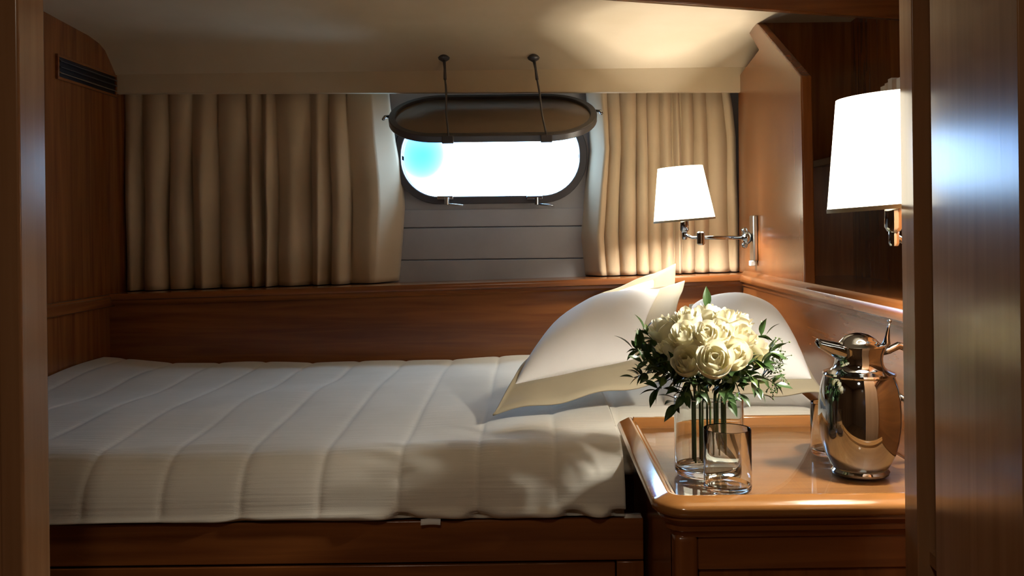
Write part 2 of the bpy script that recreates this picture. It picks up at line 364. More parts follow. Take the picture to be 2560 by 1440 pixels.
# swung-in sash, hinged at the top
hingeY, hingeZ = YB - 0.055, EZ + 0.446
fy, fz = 2.80, U(1240, 347, 2.80).z
d = Vector((0, fy - hingeY, fz - hingeZ)); L = d.length; d.normalize(); nrm = Vector((0, d.z, -d.y)).normalized()
if nrm.z < 0: nrm = -nrm
def sash_pt(x, s, h=0): return Vector((x, hingeY, hingeZ)) + d * s + nrm * h
sw = (HX1 - HX0) / 2 + 0.030; scx = (HX0 + HX1) / 2 + 0.018
so = rrect(scx - sw, scx + sw, 0, L, L / 2 - 0.002); si = rrect(scx - sw + 0.022, scx + sw - 0.022, 0.022, L - 0.022, L / 2 - 0.024)
def ring3(pi, pout, h0, h1):
    n = len(pi); vs = [sash_pt(x, s, h0) for x, s in pi] + [sash_pt(x, s, h0) for x, s in pout] + [sash_pt(x, s, h1) for x, s in pout] + [sash_pt(x, s, h1) for x, s in pi]
    fs = []
    for i in range(n):
        k = (i + 1) % n
        for a, c in ((0, 1), (1, 2), (2, 3), (3, 0)): fs.append((a * n + i, a * n + k, c * n + k, c * n + i))
    return MB().add(vs, fs)
sash = ring3(si, so, -0.012, 0.012).build('sash_frame', GREYMETAL, win, smooth='auto', bevel=0.003)
m, nt, bs = newmat('smoked_porthole_glass'); bs.inputs['Base Color'].default_value = (0.22, 0.165, 0.115, 1); bs.inputs['Roughness'].default_value = 0.15
pg = MB(); pg.prism([sash_pt(x, s, -0.004) for x, s in si], nrm * 0.007); pg.build('pane', m, win)
for px_ in (1120, 1366):
    p = U(px_, 346, 2.80)
    MB().box(p.x - 0.018, p.x + 0.018, fy - 0.016, fy + 0.008, fz - 0.014, fz + 0.010).build('sash_lug', GREYMETAL, win, bevel=0.003)
for px_ in (990, 1462, 1500):
    p = U(px_, 300, 2.9)
for s_, xx in ((L * 0.5, scx - sw), (L * 0.42, scx + sw)):
    e = sash_pt(xx, s_); MB().tube([e + Vector((0, 0, 0.006)), e + Vector((0.012 if xx > 0 else -0.012, -0.01, 0.004)), e + Vector((0.016 if xx > 0 else -0.016, -0.018, -0.006))], 0.005).build('sash_hook', CHROME, win, smooth=True)
for px_, mt in ((1118, SATIN), (1342, CHROME)):
    p = U(px_, 503, YB - 0.03)
    cz = p.z
    cl_ = MB(); cl_.tube([(p.x, YB - 0.045, cz - 0.012), (p.x, YB - 0.045, cz + 0.012)], 0.008)
    c0 = cl_.build('clasp', mt, win, smooth='auto')
    MB().tube([(p.x, YB - 0.045, cz - 0.010), (p.x + 0.055, YB - 0.06, cz - 0.016)], [0.004, 0.003]).build('clasp_lever', mt, c0, smooth=True)
    MB().box(p.x - 0.034, p.x + 0.02, YB - 0.034, YB - 0.02, cz + 0.006, cz + 0.018).build('clasp_plate', mt, c0, bevel=0.002)
# straps that hold the sash up
for (a, b_), (c_, d_), nm_ in (((1110, 146), (1120, 340), 'left hand cord and hook holding up the open porthole sash'), ((1334, 146), (1366, 342), 'right hand cord and hook holding up the open porthole sash, nearer the lamp')):
    top = U(a, b_, 2.948); bot = U(c_, d_, 2.785)
    t = thing('sash_cord', nm_, 'cord', top, 'cords holding the porthole sash')
    MB().lathe([(0.004, -0.012), (0.017, -0.004), (0.020, 0.002), (0.014, 0.012)], 20, top).build('ceiling_plate', GREYMETAL, t, smooth='auto')
    mid = lerp(top, bot, 0.28)
    MB().tube([top, lerp(top, mid, 0.5) + Vector((0.001, 0, 0)), mid], [0.006, 0.004, 0.005]).build('hook', GREYMETAL, t, smooth=True)
    MB().tube([lerp(mid, bot, i / 8) + Vector((0.0015 * math.sin(i), 0, -0.004 * math.sin(math.pi * i / 8))) for i in range(9)], 0.0032, 8).build('cord', GREYMETAL, t, smooth=True)
# round fender hanging outside
FEND = plain('pale_blue_fender', (0.05, 0.28, 0.95), 0.5)
fe = thing('boat_fender', 'pale blue rounded fender seen through the left of the porthole', 'fender', U(1052, 384, 3.7))
fc = U(1054, 384, 3.7)
MB().sphere(fc, 0.092, 32, 20, (1, 1, 1.1)).build('bladder', FEND, fe, smooth=True)
MB().tube([fc + Vector((0, 0, 0.09)), fc + Vector((0, 0, 1.0))], 0.008).build('rope', BUD, fe, smooth=True)

# ------------------------------------------------------------------ berth and bedspread
YF = 1.69                                  # front of the berth
ZT = EZ - 0.400                            # top of the bedding
ZH = U(900, 1303, YF).z                    # hem
bt = thing('berth', 'built-in wooden berth with long drawer front below the bedspread', 'berth', (-0.4, YF + 0.4, 0))
zg = U(900, 1411, YF).z
MB().box(XL + 0.002, 0.198, YF, YF + 0.03, zg + 0.002, ZH - 0.001).build('front_rail', WX, bt, bevel=0.002)
MB().box(XL + 0.002, 0.198, YF + 0.03, YF + 0.05, 0.06, ZH - 0.006).build('carcass', BLACK, bt)
xd = U(1540, 1411, YF).x
MB().box(XL + 0.06, xd - 0.0015, YF, YF + 0.03, zg - 0.30, zg - 0.0025).build('drawer_front', WX, bt, bevel=0.002)
MB().box(xd + 0.0015, 0.198, YF, YF + 0.03, 0.06, zg - 0.0005).build('stile', WV, bt, bevel=0.002)
MB().box(XL + 0.002, xd - 0.0015, YF, YF + 0.03, 0.06, zg - 0.304).build('plinth', WX, bt, bevel=0.002)
folds = [(U(985, 1250, YF).x, 0.016, -0.32), (U(1160, 1255, YF).x, 0.014, -0.55), (U(1410, 1235, YF).x, 0.020, -0.35), (U(1515, 1225, YF).x, 0.028, -0.55), (U(600, 1260, YF).x, 0.006, -0.1)]
SP = 0.1452; X0 = U(205, 1200, YF).x
def spread(u, v):
    x = XL + 0.008 + u * (XR - 0.012 - XL - 0.008)
    notch = x > 0.1695
    yf = 1.975 if notch else YF - 0.006
    rr_ = 0.100
    ph = ((x - X0) / SP) % 1.0; seam = min(ph, 1 - ph) * SP
    puff = 0.0034 * (1 - math.exp(-(seam / 0.007) ** 1.1)) + 0.0012 * math.sin(math.pi * ph)
    base = ZT + 0.006 * math.sin(2.1 * x + 0.7) + 0.004 * math.sin(5 * x + 9 * v)
    base += 0.024 * math.exp(-((x - XL) / 0.16) ** 2) * smooth01(1 - v / 0.5)
    top_len = 2.905 - yf - rr_; arc = rr_ * math.pi / 2; hang = ZT - rr_ - ZH + 0.012
    tot = top_len + arc + hang + 0.03
    # finer steps around the edge
    s = v * tot
    if s < top_len:
        y = 2.905 - s; z = base + puff
        e = smooth01((y - yf - rr_) / 0.35)          # the top crowns a little
        z -= 0.012 * (1 - e)
        z += 0.004 * math.sin(14 * y + 3 * math.sin(4 * x)) * math.sin(6 * x + 2)
        if s < 0.05: z -= 0.03 * (1 - s / 0.05) ** 2
        if notch: z -= 0.01
        p = Vector((x, y, z))
    elif s < top_len + arc:
        a = (s - top_len) / rr_; k = 1 + puff / rr_ * 0.9
        p = Vector((x, yf + rr_ - rr_ * math.sin(a) * k, base - 0.012 - rr_ + rr_ * math.cos(a) * k))
    else:
        h = min(1, (s - top_len - arc) / hang)
        y = yf - puff * (1 - h) - 0.010 * math.sin(math.pi * min(1, h * 1.0)) ; z = lerp(base - 0.012 - rr_, ZH + 0.0035, h)
        for fx, amp, sl in folds:
            c = fx + sl * (ZH + 0.06 - z) * -1.0 * (1 if h < 1 else 1)
            g = math.exp(-((x - c) / 0.022) ** 2) - 0.30 * math.exp(-((x - c + 0.042) / 0.030) ** 2)
            y += 2.0 * amp * g * smooth01((h - 0.10) / 0.7) * (1 - smooth01((h - 0.82) / 0.18))
        z += 0.0014 * math.sin(23 * x) * h
        if s > top_len + arc + hang: y += (s - top_len - arc - hang)
        p = Vector((x, y, z))
    return p
bs_ = MB().grid(spread, 440, 120)
tag(bs_.build('bedspread', SPREAD, smooth=True), 'grey beige channel-quilted bedspread covering the berth', 'bedspread')
wt = U(1078, 1306, YF - 0.004)
tg = MB().grid(lambda u, v: Vector((wt.x - 0.018 + 0.036 * u, YF - 0.012 + 0.004 * math.sin(3 * u) - 0.004 * v, ZH + 0.006 - 0.010 * v)), 8, 2)
tag(tg.build('sheet_corner', LINEN, smooth=True, solid=0.0015), 'small bit of white sheet peeking out under the bedspread hem', 'sheet')

# ------------------------------------------------------------------ pillows
def pillow(label, BL, BR, TR, TL, up, dn, mg=(0.06, 0.06), droop=0.0, seed=0, power=0.55, skew=1.0, lift=0.0):
    BL, BR, TR, TL = [Vector((a, b, EZ + c)) for a, b, c in (BL, BR, TR, TL)]
    rnd = random.Random(seed); ph = [rnd.uniform(0, 6) for _ in range(4)]
    nv = ((BR - BL).cross(TL - BL) + (TR - TL).cross(TR - BR)).normalized()
    if nv.z < 0: nv = -nv
    ls = ((BR - BL).length + (TR - TL).length) / 2; lt = ((TL - BL).length + (TR - BR).length) / 2
    mL, mB, mR, mT = mg[0] / ls, mg[1] / lt, mg[2] / ls, mg[3] / lt
    def base(s, t): return BL * (1 - s) * (1 - t) + BR * s * (1 - t) + TR * s * t + TL * (1 - s) * t + Vector((0, 0, lift * smooth01(t / 0.36) * (1 - smooth01((t - 0.5) / 0.5))))
    def bulge(a, b):
        k = max(0.0, (1 - (2 * a - 1) ** 2) * (1 - (2 * b ** skew - 1) ** 2)) ** power
        wr = 1 + 0.035 * math.sin(9 * a + ph[0] + 3 * b) * math.sin(7 * b + ph[1]) + 0.025 * math.sin(17 * a + ph[2]) * math.sin(3 * b + ph[3])
        return k * wr
    def inset(a, b):                      # edges of a stuffed pillow pull in between the corners
        s, t = lerp(mL, 1 - mR, a), lerp(mB, 1 - mT, b)
        return s, t
    root = thing('pillow', label, 'pillow', base(0.5, 0.0), 'pillows heaped at the head of the berth')
    mb = MB(); n = 30
    vs = []; idx = {}
    for side in (0, 1):
        for j in range(n + 1):
            for i in range(n + 1):
                edge = i in (0, n) or j in (0, n)
                if side and edge: idx[1, i, j] = idx[0, i, j]; continue
                a, b = 0.5 - 0.5 * math.cos(math.pi * i / n), 0.5 - 0.5 * math.cos(math.pi * j / n)
                s, t = inset(a, b); p = base(s, t) + nv * (bulge(a, b) * up if side == 0 else -bulge(a, b) * dn)
                idx[side, i, j] = len(vs); vs.append(p)
    fs = []
    for side in (0, 1):
        for j in range(n):
            for i in range(n):
                fs.append((idx[side, i, j], idx[side, i + 1, j], idx[side, i + 1, j + 1], idx[side, i, j + 1]))
    mb.add(vs, fs).build('cushion', LINEN, root, smooth=True)
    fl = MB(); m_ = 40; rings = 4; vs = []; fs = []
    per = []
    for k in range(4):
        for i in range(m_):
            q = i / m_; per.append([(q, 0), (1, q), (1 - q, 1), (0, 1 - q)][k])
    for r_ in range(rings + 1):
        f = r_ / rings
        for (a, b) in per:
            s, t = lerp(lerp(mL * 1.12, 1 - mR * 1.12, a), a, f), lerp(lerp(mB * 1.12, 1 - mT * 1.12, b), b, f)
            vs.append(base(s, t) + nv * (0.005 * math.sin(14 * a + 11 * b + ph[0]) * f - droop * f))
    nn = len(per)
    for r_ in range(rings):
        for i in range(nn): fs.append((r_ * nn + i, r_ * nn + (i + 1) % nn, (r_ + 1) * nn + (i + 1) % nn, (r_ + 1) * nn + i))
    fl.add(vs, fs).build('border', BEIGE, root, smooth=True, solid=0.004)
    return root
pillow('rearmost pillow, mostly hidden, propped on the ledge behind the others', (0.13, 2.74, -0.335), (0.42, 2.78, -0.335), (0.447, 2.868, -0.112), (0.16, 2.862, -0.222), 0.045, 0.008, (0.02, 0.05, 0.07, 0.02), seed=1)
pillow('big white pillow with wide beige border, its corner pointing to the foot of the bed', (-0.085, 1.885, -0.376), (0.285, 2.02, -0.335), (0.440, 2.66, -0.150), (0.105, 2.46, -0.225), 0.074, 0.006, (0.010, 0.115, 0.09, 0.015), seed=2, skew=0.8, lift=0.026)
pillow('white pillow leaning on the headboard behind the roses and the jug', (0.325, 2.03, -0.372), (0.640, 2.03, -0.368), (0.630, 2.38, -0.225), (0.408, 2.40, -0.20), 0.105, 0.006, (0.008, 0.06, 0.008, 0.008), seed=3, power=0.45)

# ------------------------------------------------------------------ curtains
def curtain(label, topx, botx, ztop, zbot, nf, yc, amp, seed, retL=0, retR=0, gather=0.3):
    rnd = random.Random(seed)
    brk = [0]
    for i in range(nf): brk.append(brk[-1] + rnd.uniform(0.5, 1.5))
    brk = [b / brk[-1] for b in brk]; am = [rnd.uniform(0.55, 1.3) for _ in range(nf + 1)]; sk = [rnd.uniform(-0.25, 0.25) for _ in range(nf + 1)]
    def fold(s):
        for i in range(nf):
            if s <= brk[i + 1] + 1e-9:
                q = (s - brk[i]) / (brk[i + 1] - brk[i]); return i, q
        return nf - 1, 1.0
    NU = nf * 18
    def f(u, v):
        # v 0 top -> 1 bottom
        us = u
        i, q = fold(min(1, max(0, us)))
        xl = pwl(topx, v); xr = pwl(botx, v)
        a = amp * lerp(gather, 1.0, smooth01(v * 1.6)) * am[i]
        w_ = math.sin(math.pi * (q + 0.13 * sk[i] * 4 * q * (1 - q))) ** 0.62
        sx = us + (sk[i] * 0.5 * math.sin(2 * math.pi * q)) * (brk[i + 1] - brk[i]) * (0.4 + 0.6 * v) + 0.004 * math.sin(3 * v + i) * math.sin(math.pi * us)
        x = lerp(topx[0][1], botx[0][1], sx) + (xl - topx[0][1]) * math.exp(-sx * 7) + (xr - botx[0][1]) * math.exp(-(1 - sx) * 7)
        y = yc + a * 0.5 - a * w_
        y += 0.004 * math.sin(9 * v + 2.3 * i)
        if retR and u > 0.955: x += 0.012 * (u - 0.955) / 0.045; y += retR * ((u - 0.955) / 0.045) * smooth01(0.3 + v)
        if retL and u < 0.045: x -= 0.030 * (0.045 - u) / 0.045; y += retL * ((0.045 - u) / 0.045) * smooth01(0.3 + v)
        return Vector((x, y, lerp(ztop, zbot(x), v)))
    o = MB().grid(f, NU, 40).build('curtain', CURT, smooth=True, solid=0.0022)
    return tag(o, label, 'curtain', 'curtains either side of the porthole')
xa = lambda px_, Y=3.03: (px_ - PX) / F * Y
curtain('left hand curtain, long and dim, in even folds from bulkhead to porthole', [(0, xa(306)), (1, xa(306))],
        [(0, xa(962)), (0.12, xa(965)), (0.3, xa(974)), (0.5, xa(989)), (0.62, xa(993)), (0.8, xa(986)), (1, xa(976))],
        EZ + 0.50, lambda x: ZL(x) + 0.002, 11, 3.045, 0.066, 3, retR=0.07, gather=0.35)
curtain('right hand curtain, short and lamplit, behind the small lamp', [(0, xa(1492)), (0.2, xa(1502)), (0.35, xa(1505)), (0.55, xa(1490)), (0.8, xa(1476)), (1, xa(1486))],
        [(0, xa(1826)), (0.15, xa(1838)), (0.3, xa(1846)), (1, xa(1852))], EZ + 0.49, lambda x: ZL(x) + 0.002, 11, 3.045, 0.040, 11, retL=0.095, gather=0.6)

# ------------------------------------------------------------------ air vent on the left bulkhead
vq = [UX(142, 146, XL), UX(284, 190, XL), UX(272, 232, XL), UX(142, 192, XL)]
y0, y1 = vq[0].y, vq[1].y; z0 = (vq[2].z + vq[3].z) / 2; z1 = (vq[0].z + vq[1].z) / 2
vg = thing('air_vent', 'black slotted air vent high on the left bulkhead', 'vent', (XL, (y0 + y1) / 2, z0))
MB().box(XL, XL + 0.003, y0, y1, z0, z1).build('backing', BLACK, vg)
fr = MB()
for a in ((y0 - 0.008, y1 + 0.008, z0 - 0.008, z0), (y0 - 0.008, y1 + 0.008, z1, z1 + 0.008), (y0 - 0.008, y0, z0, z1), (y1, y1 + 0.008, z0, z1)): fr.box(XL, XL + 0.008, *a)
fr.build('frame', WY, vg, bevel=0.001)
for i in range(3):
    zc = lerp(z0, z1, (i + 0.8) / 3.3); MB().prism([(XL + 0.003, y0, zc), (XL + 0.012, y0, zc - 0.005), (XL + 0.012, y0, zc - 0.002), (XL + 0.003, y0, zc + 0.003)], (0, y1 - y0, 0)).build('slat', SATIN if i == 0 else GREYMETAL, vg)

# ------------------------------------------------------------------ wall lamps
def shade_mat():
    m = bpy.data.materials.new('lit_lampshade_fabric'); m.use_nodes = True; nt = m.node_tree; nt.nodes.clear()
    out = N(nt, 'ShaderNodeOutputMaterial'); a1 = N(nt, 'ShaderNodeAddShader'); a2 = N(nt, 'ShaderNodeAddShader')
    e = N(nt, 'ShaderNodeEmission'); e.inputs[0].default_value = (1.0, 0.91, 0.70, 1); e.inputs[1].default_value = SHADE_L
    t = N(nt, 'ShaderNodeBsdfTranslucent'); t.inputs[0].default_value = (0.050, 0.047, 0.039, 1)
    d_ = N(nt, 'ShaderNodeBsdfDiffuse'); d_.inputs[0].default_value = (0.25, 0.23, 0.20, 1)
    nz = N(nt, 'ShaderNodeTexNoise'); nz.inputs['Scale'].default_value = 400; bp = N(nt, 'ShaderNodeBump'); bp.inputs['Strength'].default_value = 0.1
    nt.links.new(nz.outputs[0], bp.inputs['Height']); nt.links.new(bp.outputs[0], d_.inputs['Normal'])
    nt.links.new(e.outputs[0], a1.inputs[0]); nt.links.new(t.outputs[0], a1.inputs[1]); nt.links.new(a1.outputs[0], a2.inputs[0]); nt.links.new(d_.outputs[0], a2.inputs[1]); nt.links.new(a2.outputs[0], out.inputs[0])
    return m
SHADE = shade_mat()
BULB = emit('lamp_bulb', (1.0, 0.88, 0.66), 6)
def lamp(label, c, wallx, wy, wz, s=1.0, elbow=None, tilt=4.0, bh=0.037, watt=LAMP_W):
    """c: centre of the shade's lower rim"""
    t = thing('wall_lamp', label, 'lamp', (wallx, wy, wz), 'swing-arm wall lamps')
    c = Vector(c); rb, rt, h = 0.0905 * s, 0.066 * s, 0.160 * s
    TM = Matrix.Translation(c) @ Matrix.Rotation(R(-tilt), 4, 'Y')
    def tilted(mb): mb.v = [tuple(TM @ Vector(p)) for p in mb.v]; return mb
    sh_ = tilted(MB().lathe([(rb, 0), (rt, h)], 64, (0, 0, 0), False, False)).build('shade', SHADE, t, smooth=True, solid=0.0015)
    tilted(MB().lathe([(rb + 0.0012, -0.001), (rb + 0.0012, 0.005 * s), (rb - 0.0012, 0.005 * s), (rb - 0.0012, -0.001), (rb + 0.0012, -0.001)], 64, (0, 0, 0), False, False)).build('shade_trim', BEIGE, sh_, smooth='auto')
    MB().sphere(c + Vector((0, 0, bh * s)), 0.011 * s, 16, 10, (1, 1, 1.4)).build('bulb', BULB, t, smooth=True)
    MB().lathe([(0.008 * s, 0.026 * s), (0.012 * s, 0.012 * s), (0.013 * s, -0.028 * s), (0.009 * s, -0.034 * s)], 20, c).build('socket', CHROME, t, smooth='auto')
    j1 = c + Vector((0, 0, -0.040 * s)); j2 = Vector(elbow); j3 = Vector((wallx - 0.035, wy, wz))
    MB().lathe([(0.006, -0.016), (0.008, -0.012), (0.008, 0.010), (0.006, 0.013)], 16, j1).build('joint', CHROME, t, smooth='auto')
    MB().tube([j1, lerp(j1, j2, .5) + Vector((0, 0, -0.006)), j2], 0.0048, 12).build('inner_arm', CHROME, t, smooth=True)
    MB().lathe([(0.008, -0.022), (0.012, -0.018), (0.012, 0.014), (0.008, 0.018)], 16, j2).build('joint', CHROME, t, smooth='auto')
    MB().tube([j2, j3], 0.0056, 12).build('outer_arm', CHROME, t, smooth=True)
    k = MB(); k.sphere(j3 + Vector((0.006, 0, 0)), 0.021, 16, 10, (0.8, 1, 1)); k.sphere(j3 + Vector((0, 0, 0.022)), 0.010, 12, 8); k.sphere(j3 + Vector((0, 0, -0.022)), 0.010, 12, 8)
    k.build('swivel', CHROME, t, smooth=True)
    MB().box(wallx - 0.014, wallx, wy - 0.026, wy + 0.026, wz - 0.070, wz + 0.068).build('backplate', SATIN, t, bevel=0.004)
    MB().box(wallx - 0.020, wallx - 0.004, wy - 0.012, wy + 0.012, wz - 0.086, wz - 0.070).build('switch', BUD, t, bevel=0.002)
    ld = bpy.data.lights.new('lamp_light', 'POINT'); ld.energy = watt; ld.color = (1.0, 0.94, 0.83); ld.shadow_soft_size = 0.020 * s
    lo_ = bpy.data.objects.new('lamp_light', ld); C.objects.link(lo_); lo_.location = c + Vector((0, 0, bh * s)); lo_.parent = t; lo_.matrix_parent_inverse = parent_world(t).inverted()
    return t
wp = UX(1890, 594, 0.68)
lc = U(1711, 552, 2.74); el = U(1752, 594, 2.70)
lamp('small lit lamp with white shade and chrome arm in front of the curtain', lc, 0.68, wp.y, wp.z, 1.0, el)
lc2 = U(2234, 519, 1.42)
lamp('large lit lamp beside the doorway, its shade cut off by the jamb', lc2, 0.68, 1.48, lc2.z - 0.055, 1.08, (lc2.x + 0.05, 1.46, lc2.z - 0.052), 4.0, 0.029, LAMP_W * 2.1)

# ------------------------------------------------------------------ nightstand
ZN = EZ - 0.398                          # upper edge of the rim
NX0, NX1, NY0, NY1 = 0.176, 0.66, 1.345, 1.945
ns = thing('nightstand', 'varnished wooden nightstand with raised rim beside the bed', 'nightstand', (0.42, 1.65, 0))
def corner_path(x0, y0, r, inset, y1, x1):
    pts = [(x1, y0 + inset)]
    r2 = max(0.004, r - inset)
    for i in range(9):
        a = R(-90 - 90 * i / 8); pts.append((x0 + inset + r2 + r2 * math.cos(a), y0 + inset + r2 + r2 * math.sin(a)))
    pts.append((x0 + inset, y1)); return pts
path = corner_path(NX0, NY0, 0.05, 0.0, NY1, NX1)
rim = [(0.0, -0.020), (0.004, -0.008), (-0.0005, -0.006), (-0.001, 0.0)]
rim = [(0.006, -0.028), (0.001, -0.024), (-0.001, -0.017), (0.001, -0.0125), (0.004, -0.0095), (0.013, -0.005), (0.022, -0.0008), (0.026, 0.0002), (0.030, -0.001), (0.033, -0.005), (0.036, -0.005), (0.040, -0.0085), (0.0405, -0.028)]
MB().sweep(path, [(-o, ZN + z) for o, z in rim]).build('rim', WT, ns, smooth='auto')
MB().box(NX0 + 0.03, NX1, NY1 - 0.022, NY1 - 0.008, ZN - 0.026, ZN + 0.003).build('back_rim', WT, ns, bevel=0.003)
zi = ZN - 0.014
MB().prism([(x, y, zi - 0.012) for x, y in corner_path(NX0, NY0, 0.05, 0.038, NY1 - 0.01, NX1)] + [(NX1, NY1 - 0.01, zi - 0.012)], (0, 0, 0.012 - 0.0055)).build('tabletop', WB, ns)
MB().prism([(x, y, zi - 0.005) for x, y in corner_path(NX0, NY0, 0.05, 0.042, NY1 - 0.026, NX1 - 0.003)] + [(NX1 - 0.003, NY1 - 0.026, zi - 0.005)], (0, 0, 0.005)).build('glass_sheet', SHEET, ns, bevel=0.001)
ov = [(0.012, -0.026), (0.010, -0.034), (0.016, -0.042), (0.020, -0.044), (0.020, -0.052), (0.026, -0.056), (0.030, -0.064), (0.045, -0.064), (0.045, -0.026)]
MB().sweep(path, [(-o, ZN + z) for o, z in ov]).build('moulding', WX, ns, smooth='auto')
MB().box(0.207, 0.225, 1.40, 1.93, 0.0, ZN - 0.05).build('side_panel', WV, ns, bevel=0.002)
MB().box(0.207, 0.243, 1.372, 1.42, 0.0, ZN - 0.06).build('corner_post', WV, ns, bevel=0.010, seg=4)
MB().box(0.243, 0.66, 1.380, 1.40, ZN - 0.115, ZN - 0.06).build('front_rail', WX, ns, bevel=0.002)
MB().box(0.246, 0.66, 1.388, 1.402, 0.05, ZN - 0.117).build('door', WV, ns, bevel=0.002)
MB().box(0.64, 0.66, 1.42, 1.93, 0.0, ZN - 0.06).build('side_panel', WV, ns)
MB().box(0.225, 0.64, 1.90, 1.92, 0.0, ZN - 0.06).build('back_panel', WV, ns)
# ------------------------------------------------------------------ glassware
zi += 0.0008                             # glasses, vase and jug stand on the glass sheet
def tumbler(label, c, r=0.036, h=0.098):
    c = Vector(c)
    o = MB().lathe([(0.001, 0.0), (r - 0.003, 0.0), (r - 0.001, 0.002), (r, 0.006), (r, h), (r - 0.0008, h + 0.001), (r - 0.0018, h), (r - 0.0018, 0.012), (r - 0.005, 0.009), (0.001, 0.0085)], 48, c).build('tumbler', GLASS, smooth='auto')
    return tag(o, label, 'glass', 'clear drinking glasses on the nightstand')
tc_ = U(1819, 1180, 1.443); tumbler('clear straight tumbler standing in front of the flower vase', (tc_.x, 1.443, zi), 0.0372, 0.096)
t2 = U(2078, 1100, 1.665); tumbler('clear tumbler half hidden behind the silver jug', (t2.x, 1.665, zi), 0.036, 0.092)
VX, VY = U(1773, 1150, 1.55).x, 1.55
vs_ = thing('vase', 'clear cylindrical glass vase holding the white roses', 'vase', (VX, VY, zi))
MB().lathe([(0.001, 0.0), (0.055, 0.0), (0.0575, 0.003), (0.058, 0.008), (0.058, 0.128), (0.0565, 0.129), (0.0552, 0.128), (0.0552, 0.014), (0.05, 0.010), (0.001, 0.010)], 56, (VX, VY, zi)).build('glass_body', GLASS, vs_, smooth='auto')

# ------------------------------------------------------------------ roses
from mathutils.bvhtree import BVHTree
def world_of(o):
    m = Matrix.LocRotScale(o.location, o.rotation_quaternion if o.rotation_mode == 'QUATERNION' else o.rotation_euler, o.scale)
    return world_of(o.parent) @ o.matrix_parent_inverse @ m if o.parent else m
def tree(objs):
    vs = []; fs = []
    for o in objs:
        M = world_of(o); k = len(vs); vs += [M @ v.co for v in o.data.vertices]; fs += [[k + i for i in p.vertices] for p in o.data.polygons]
    return BVHTree.FromPolygons(vs, fs)
TAKEN = [tree([o for o in bpy.data.objects if o.parent == vs_])]
def clash(t_, skip=None): return any(t_.overlap(q) for q in TAKEN if q is not skip)
def drop(objs):
    for o in objs: bpy.data.objects.remove(o, do_unlink=True)
def petal_mesh(name, w_, h_, r0, r1, curl, seed):
    rnd = random.Random(seed); ph = rnd.uniform(0, 6)
    b = MB()
    def f(u, v):
        a = (u - 0.5) * w_ * (0.45 + 0.55 * math.sin(math.pi * min(1, 0.18 + v * 0.75)))
        r = lerp(r0, r1, math.sin(min(1, v * 1.45) * math.pi * 0.5) ** 0.9) * (1 - 0.16 * max(0, v - 0.55) / 0.45)
        e = max(0, v - 0.62) / 0.38
        r += curl * e * e * (0.6 + 0.4 * math.cos((u - 0.5) * 3))
        top = h_ * (1 - 0.22 * (2 * abs(u - 0.5)) ** 2.2)
        z = v * top - 0.5 * curl * e ** 3 + 0.0008 * math.sin(7 * u + ph) * v
        return Vector((r * math.cos(a), r * math.sin(a), z))
    b.grid(f, 8, 7)
    me = bpy.data.meshes.new(name); me.from_pydata(b.v, [], b.f); me.materials.append(ROSE)
    for p in me.polygons: p.use_smooth = True
    return me
PM = [petal_mesh('petal', 2.9, 0.046, 0.004, 0.0085, 0.000, 1), petal_mesh('petal', 2.7, 0.046, 0.007, 0.0135, 0.0005, 2),
      petal_mesh('petal', 2.5, 0.045, 0.011, 0.0190, 0.0025, 3), petal_mesh('petal', 2.4, 0.041, 0.014, 0.0238, 0.0050, 4)]
core = MB()
def corefn(u, v):
    a = 2 * math.pi * u; r = 0.0025 + 0.0055 * math.sin(math.pi * (0.15 + 0.7 * v)); z = 0.006 + v * 0.036
    r *= 1 + 0.12 * math.sin(3 * a + 6 * v)
    return Vector((r * math.cos(a), r * math.sin(a), z))
core.grid(corefn, 16, 8, wrap=True)
me_core = bpy.data.meshes.new('heart'); me_core.from_pydata(core.v, [], core.f); me_core.materials.append(ROSE)
for p in me_core.polygons: p.use_smooth = True
cal = MB().lathe([(0.002, -0.008), (0.006, -0.004), (0.008, 0.002), (0.006, 0.006)], 12)
me_cal = bpy.data.meshes.new('calyx'); me_cal.from_pydata(cal.v, [], cal.f); me_cal.materials.append(STEM)
def mesh_child(name, me, parent, rot=0.0, tilt=0.0):
    o = bpy.data.objects.new(name, me); C.objects.link(o); o.parent = parent; o.rotation_euler = (0, tilt, rot); return o
roses = [  # px, py, depth offset, scale, label
 (1668, 832, 0.00, 1.05, 'white rose at the upper left edge of the bouquet'),
 (1722, 806, -0.005, 1.10, 'white rose at the top of the bouquet, left of centre'),
 (1772, 800, 0.02, 1.05, 'white rose at the very top of the bouquet beside a dark leaf tip'),
 (1812, 806, 0.00, 1.0, 'white rose at the top of the bouquet, right of centre'),
 (1848, 812, 0.02, 0.95, 'white rose at the upper right edge of the bouquet'),
 (1676, 886, -0.02, 1.15, 'white rose at the lower left edge of the bouquet'),
 (1716, 846, -0.04, 1.05, 'white rose left of the middle of the bouquet'),
 (1758, 836, -0.055, 1.05, 'white rose in the middle of the bouquet, upper of the two central ones'),
 (1802, 838, -0.05, 0.98, 'white rose right of the middle of the bouquet'),
 (1845, 848, -0.04, 1.0, 'white rose on the right, above the lowest right pair'),
 (1884, 878, -0.01, 1.12, 'white rose at the far right of the bouquet beside the thin twigs'),
 (1714, 904, -0.05, 1.1, 'white rose at the bottom left of the bouquet above the leaves'),
 (1772, 896, -0.075, 1.2, 'open white rose at the front centre facing the camera, tumbler below it'),
 (1832, 890, -0.06, 1.02, 'white rose at the bottom right of the bouquet next to the open front one'),
]
BC = Vector((VX, VY, U(1770, 930, VY).z))
HEAD = 0.0262
cen = [U(a, b, VY + c * 1.1) for a, b, c, _, _ in roses]; home = [c.copy() for c in cen]; rad = [HEAD * q[3] * 0.86 for q in roses]
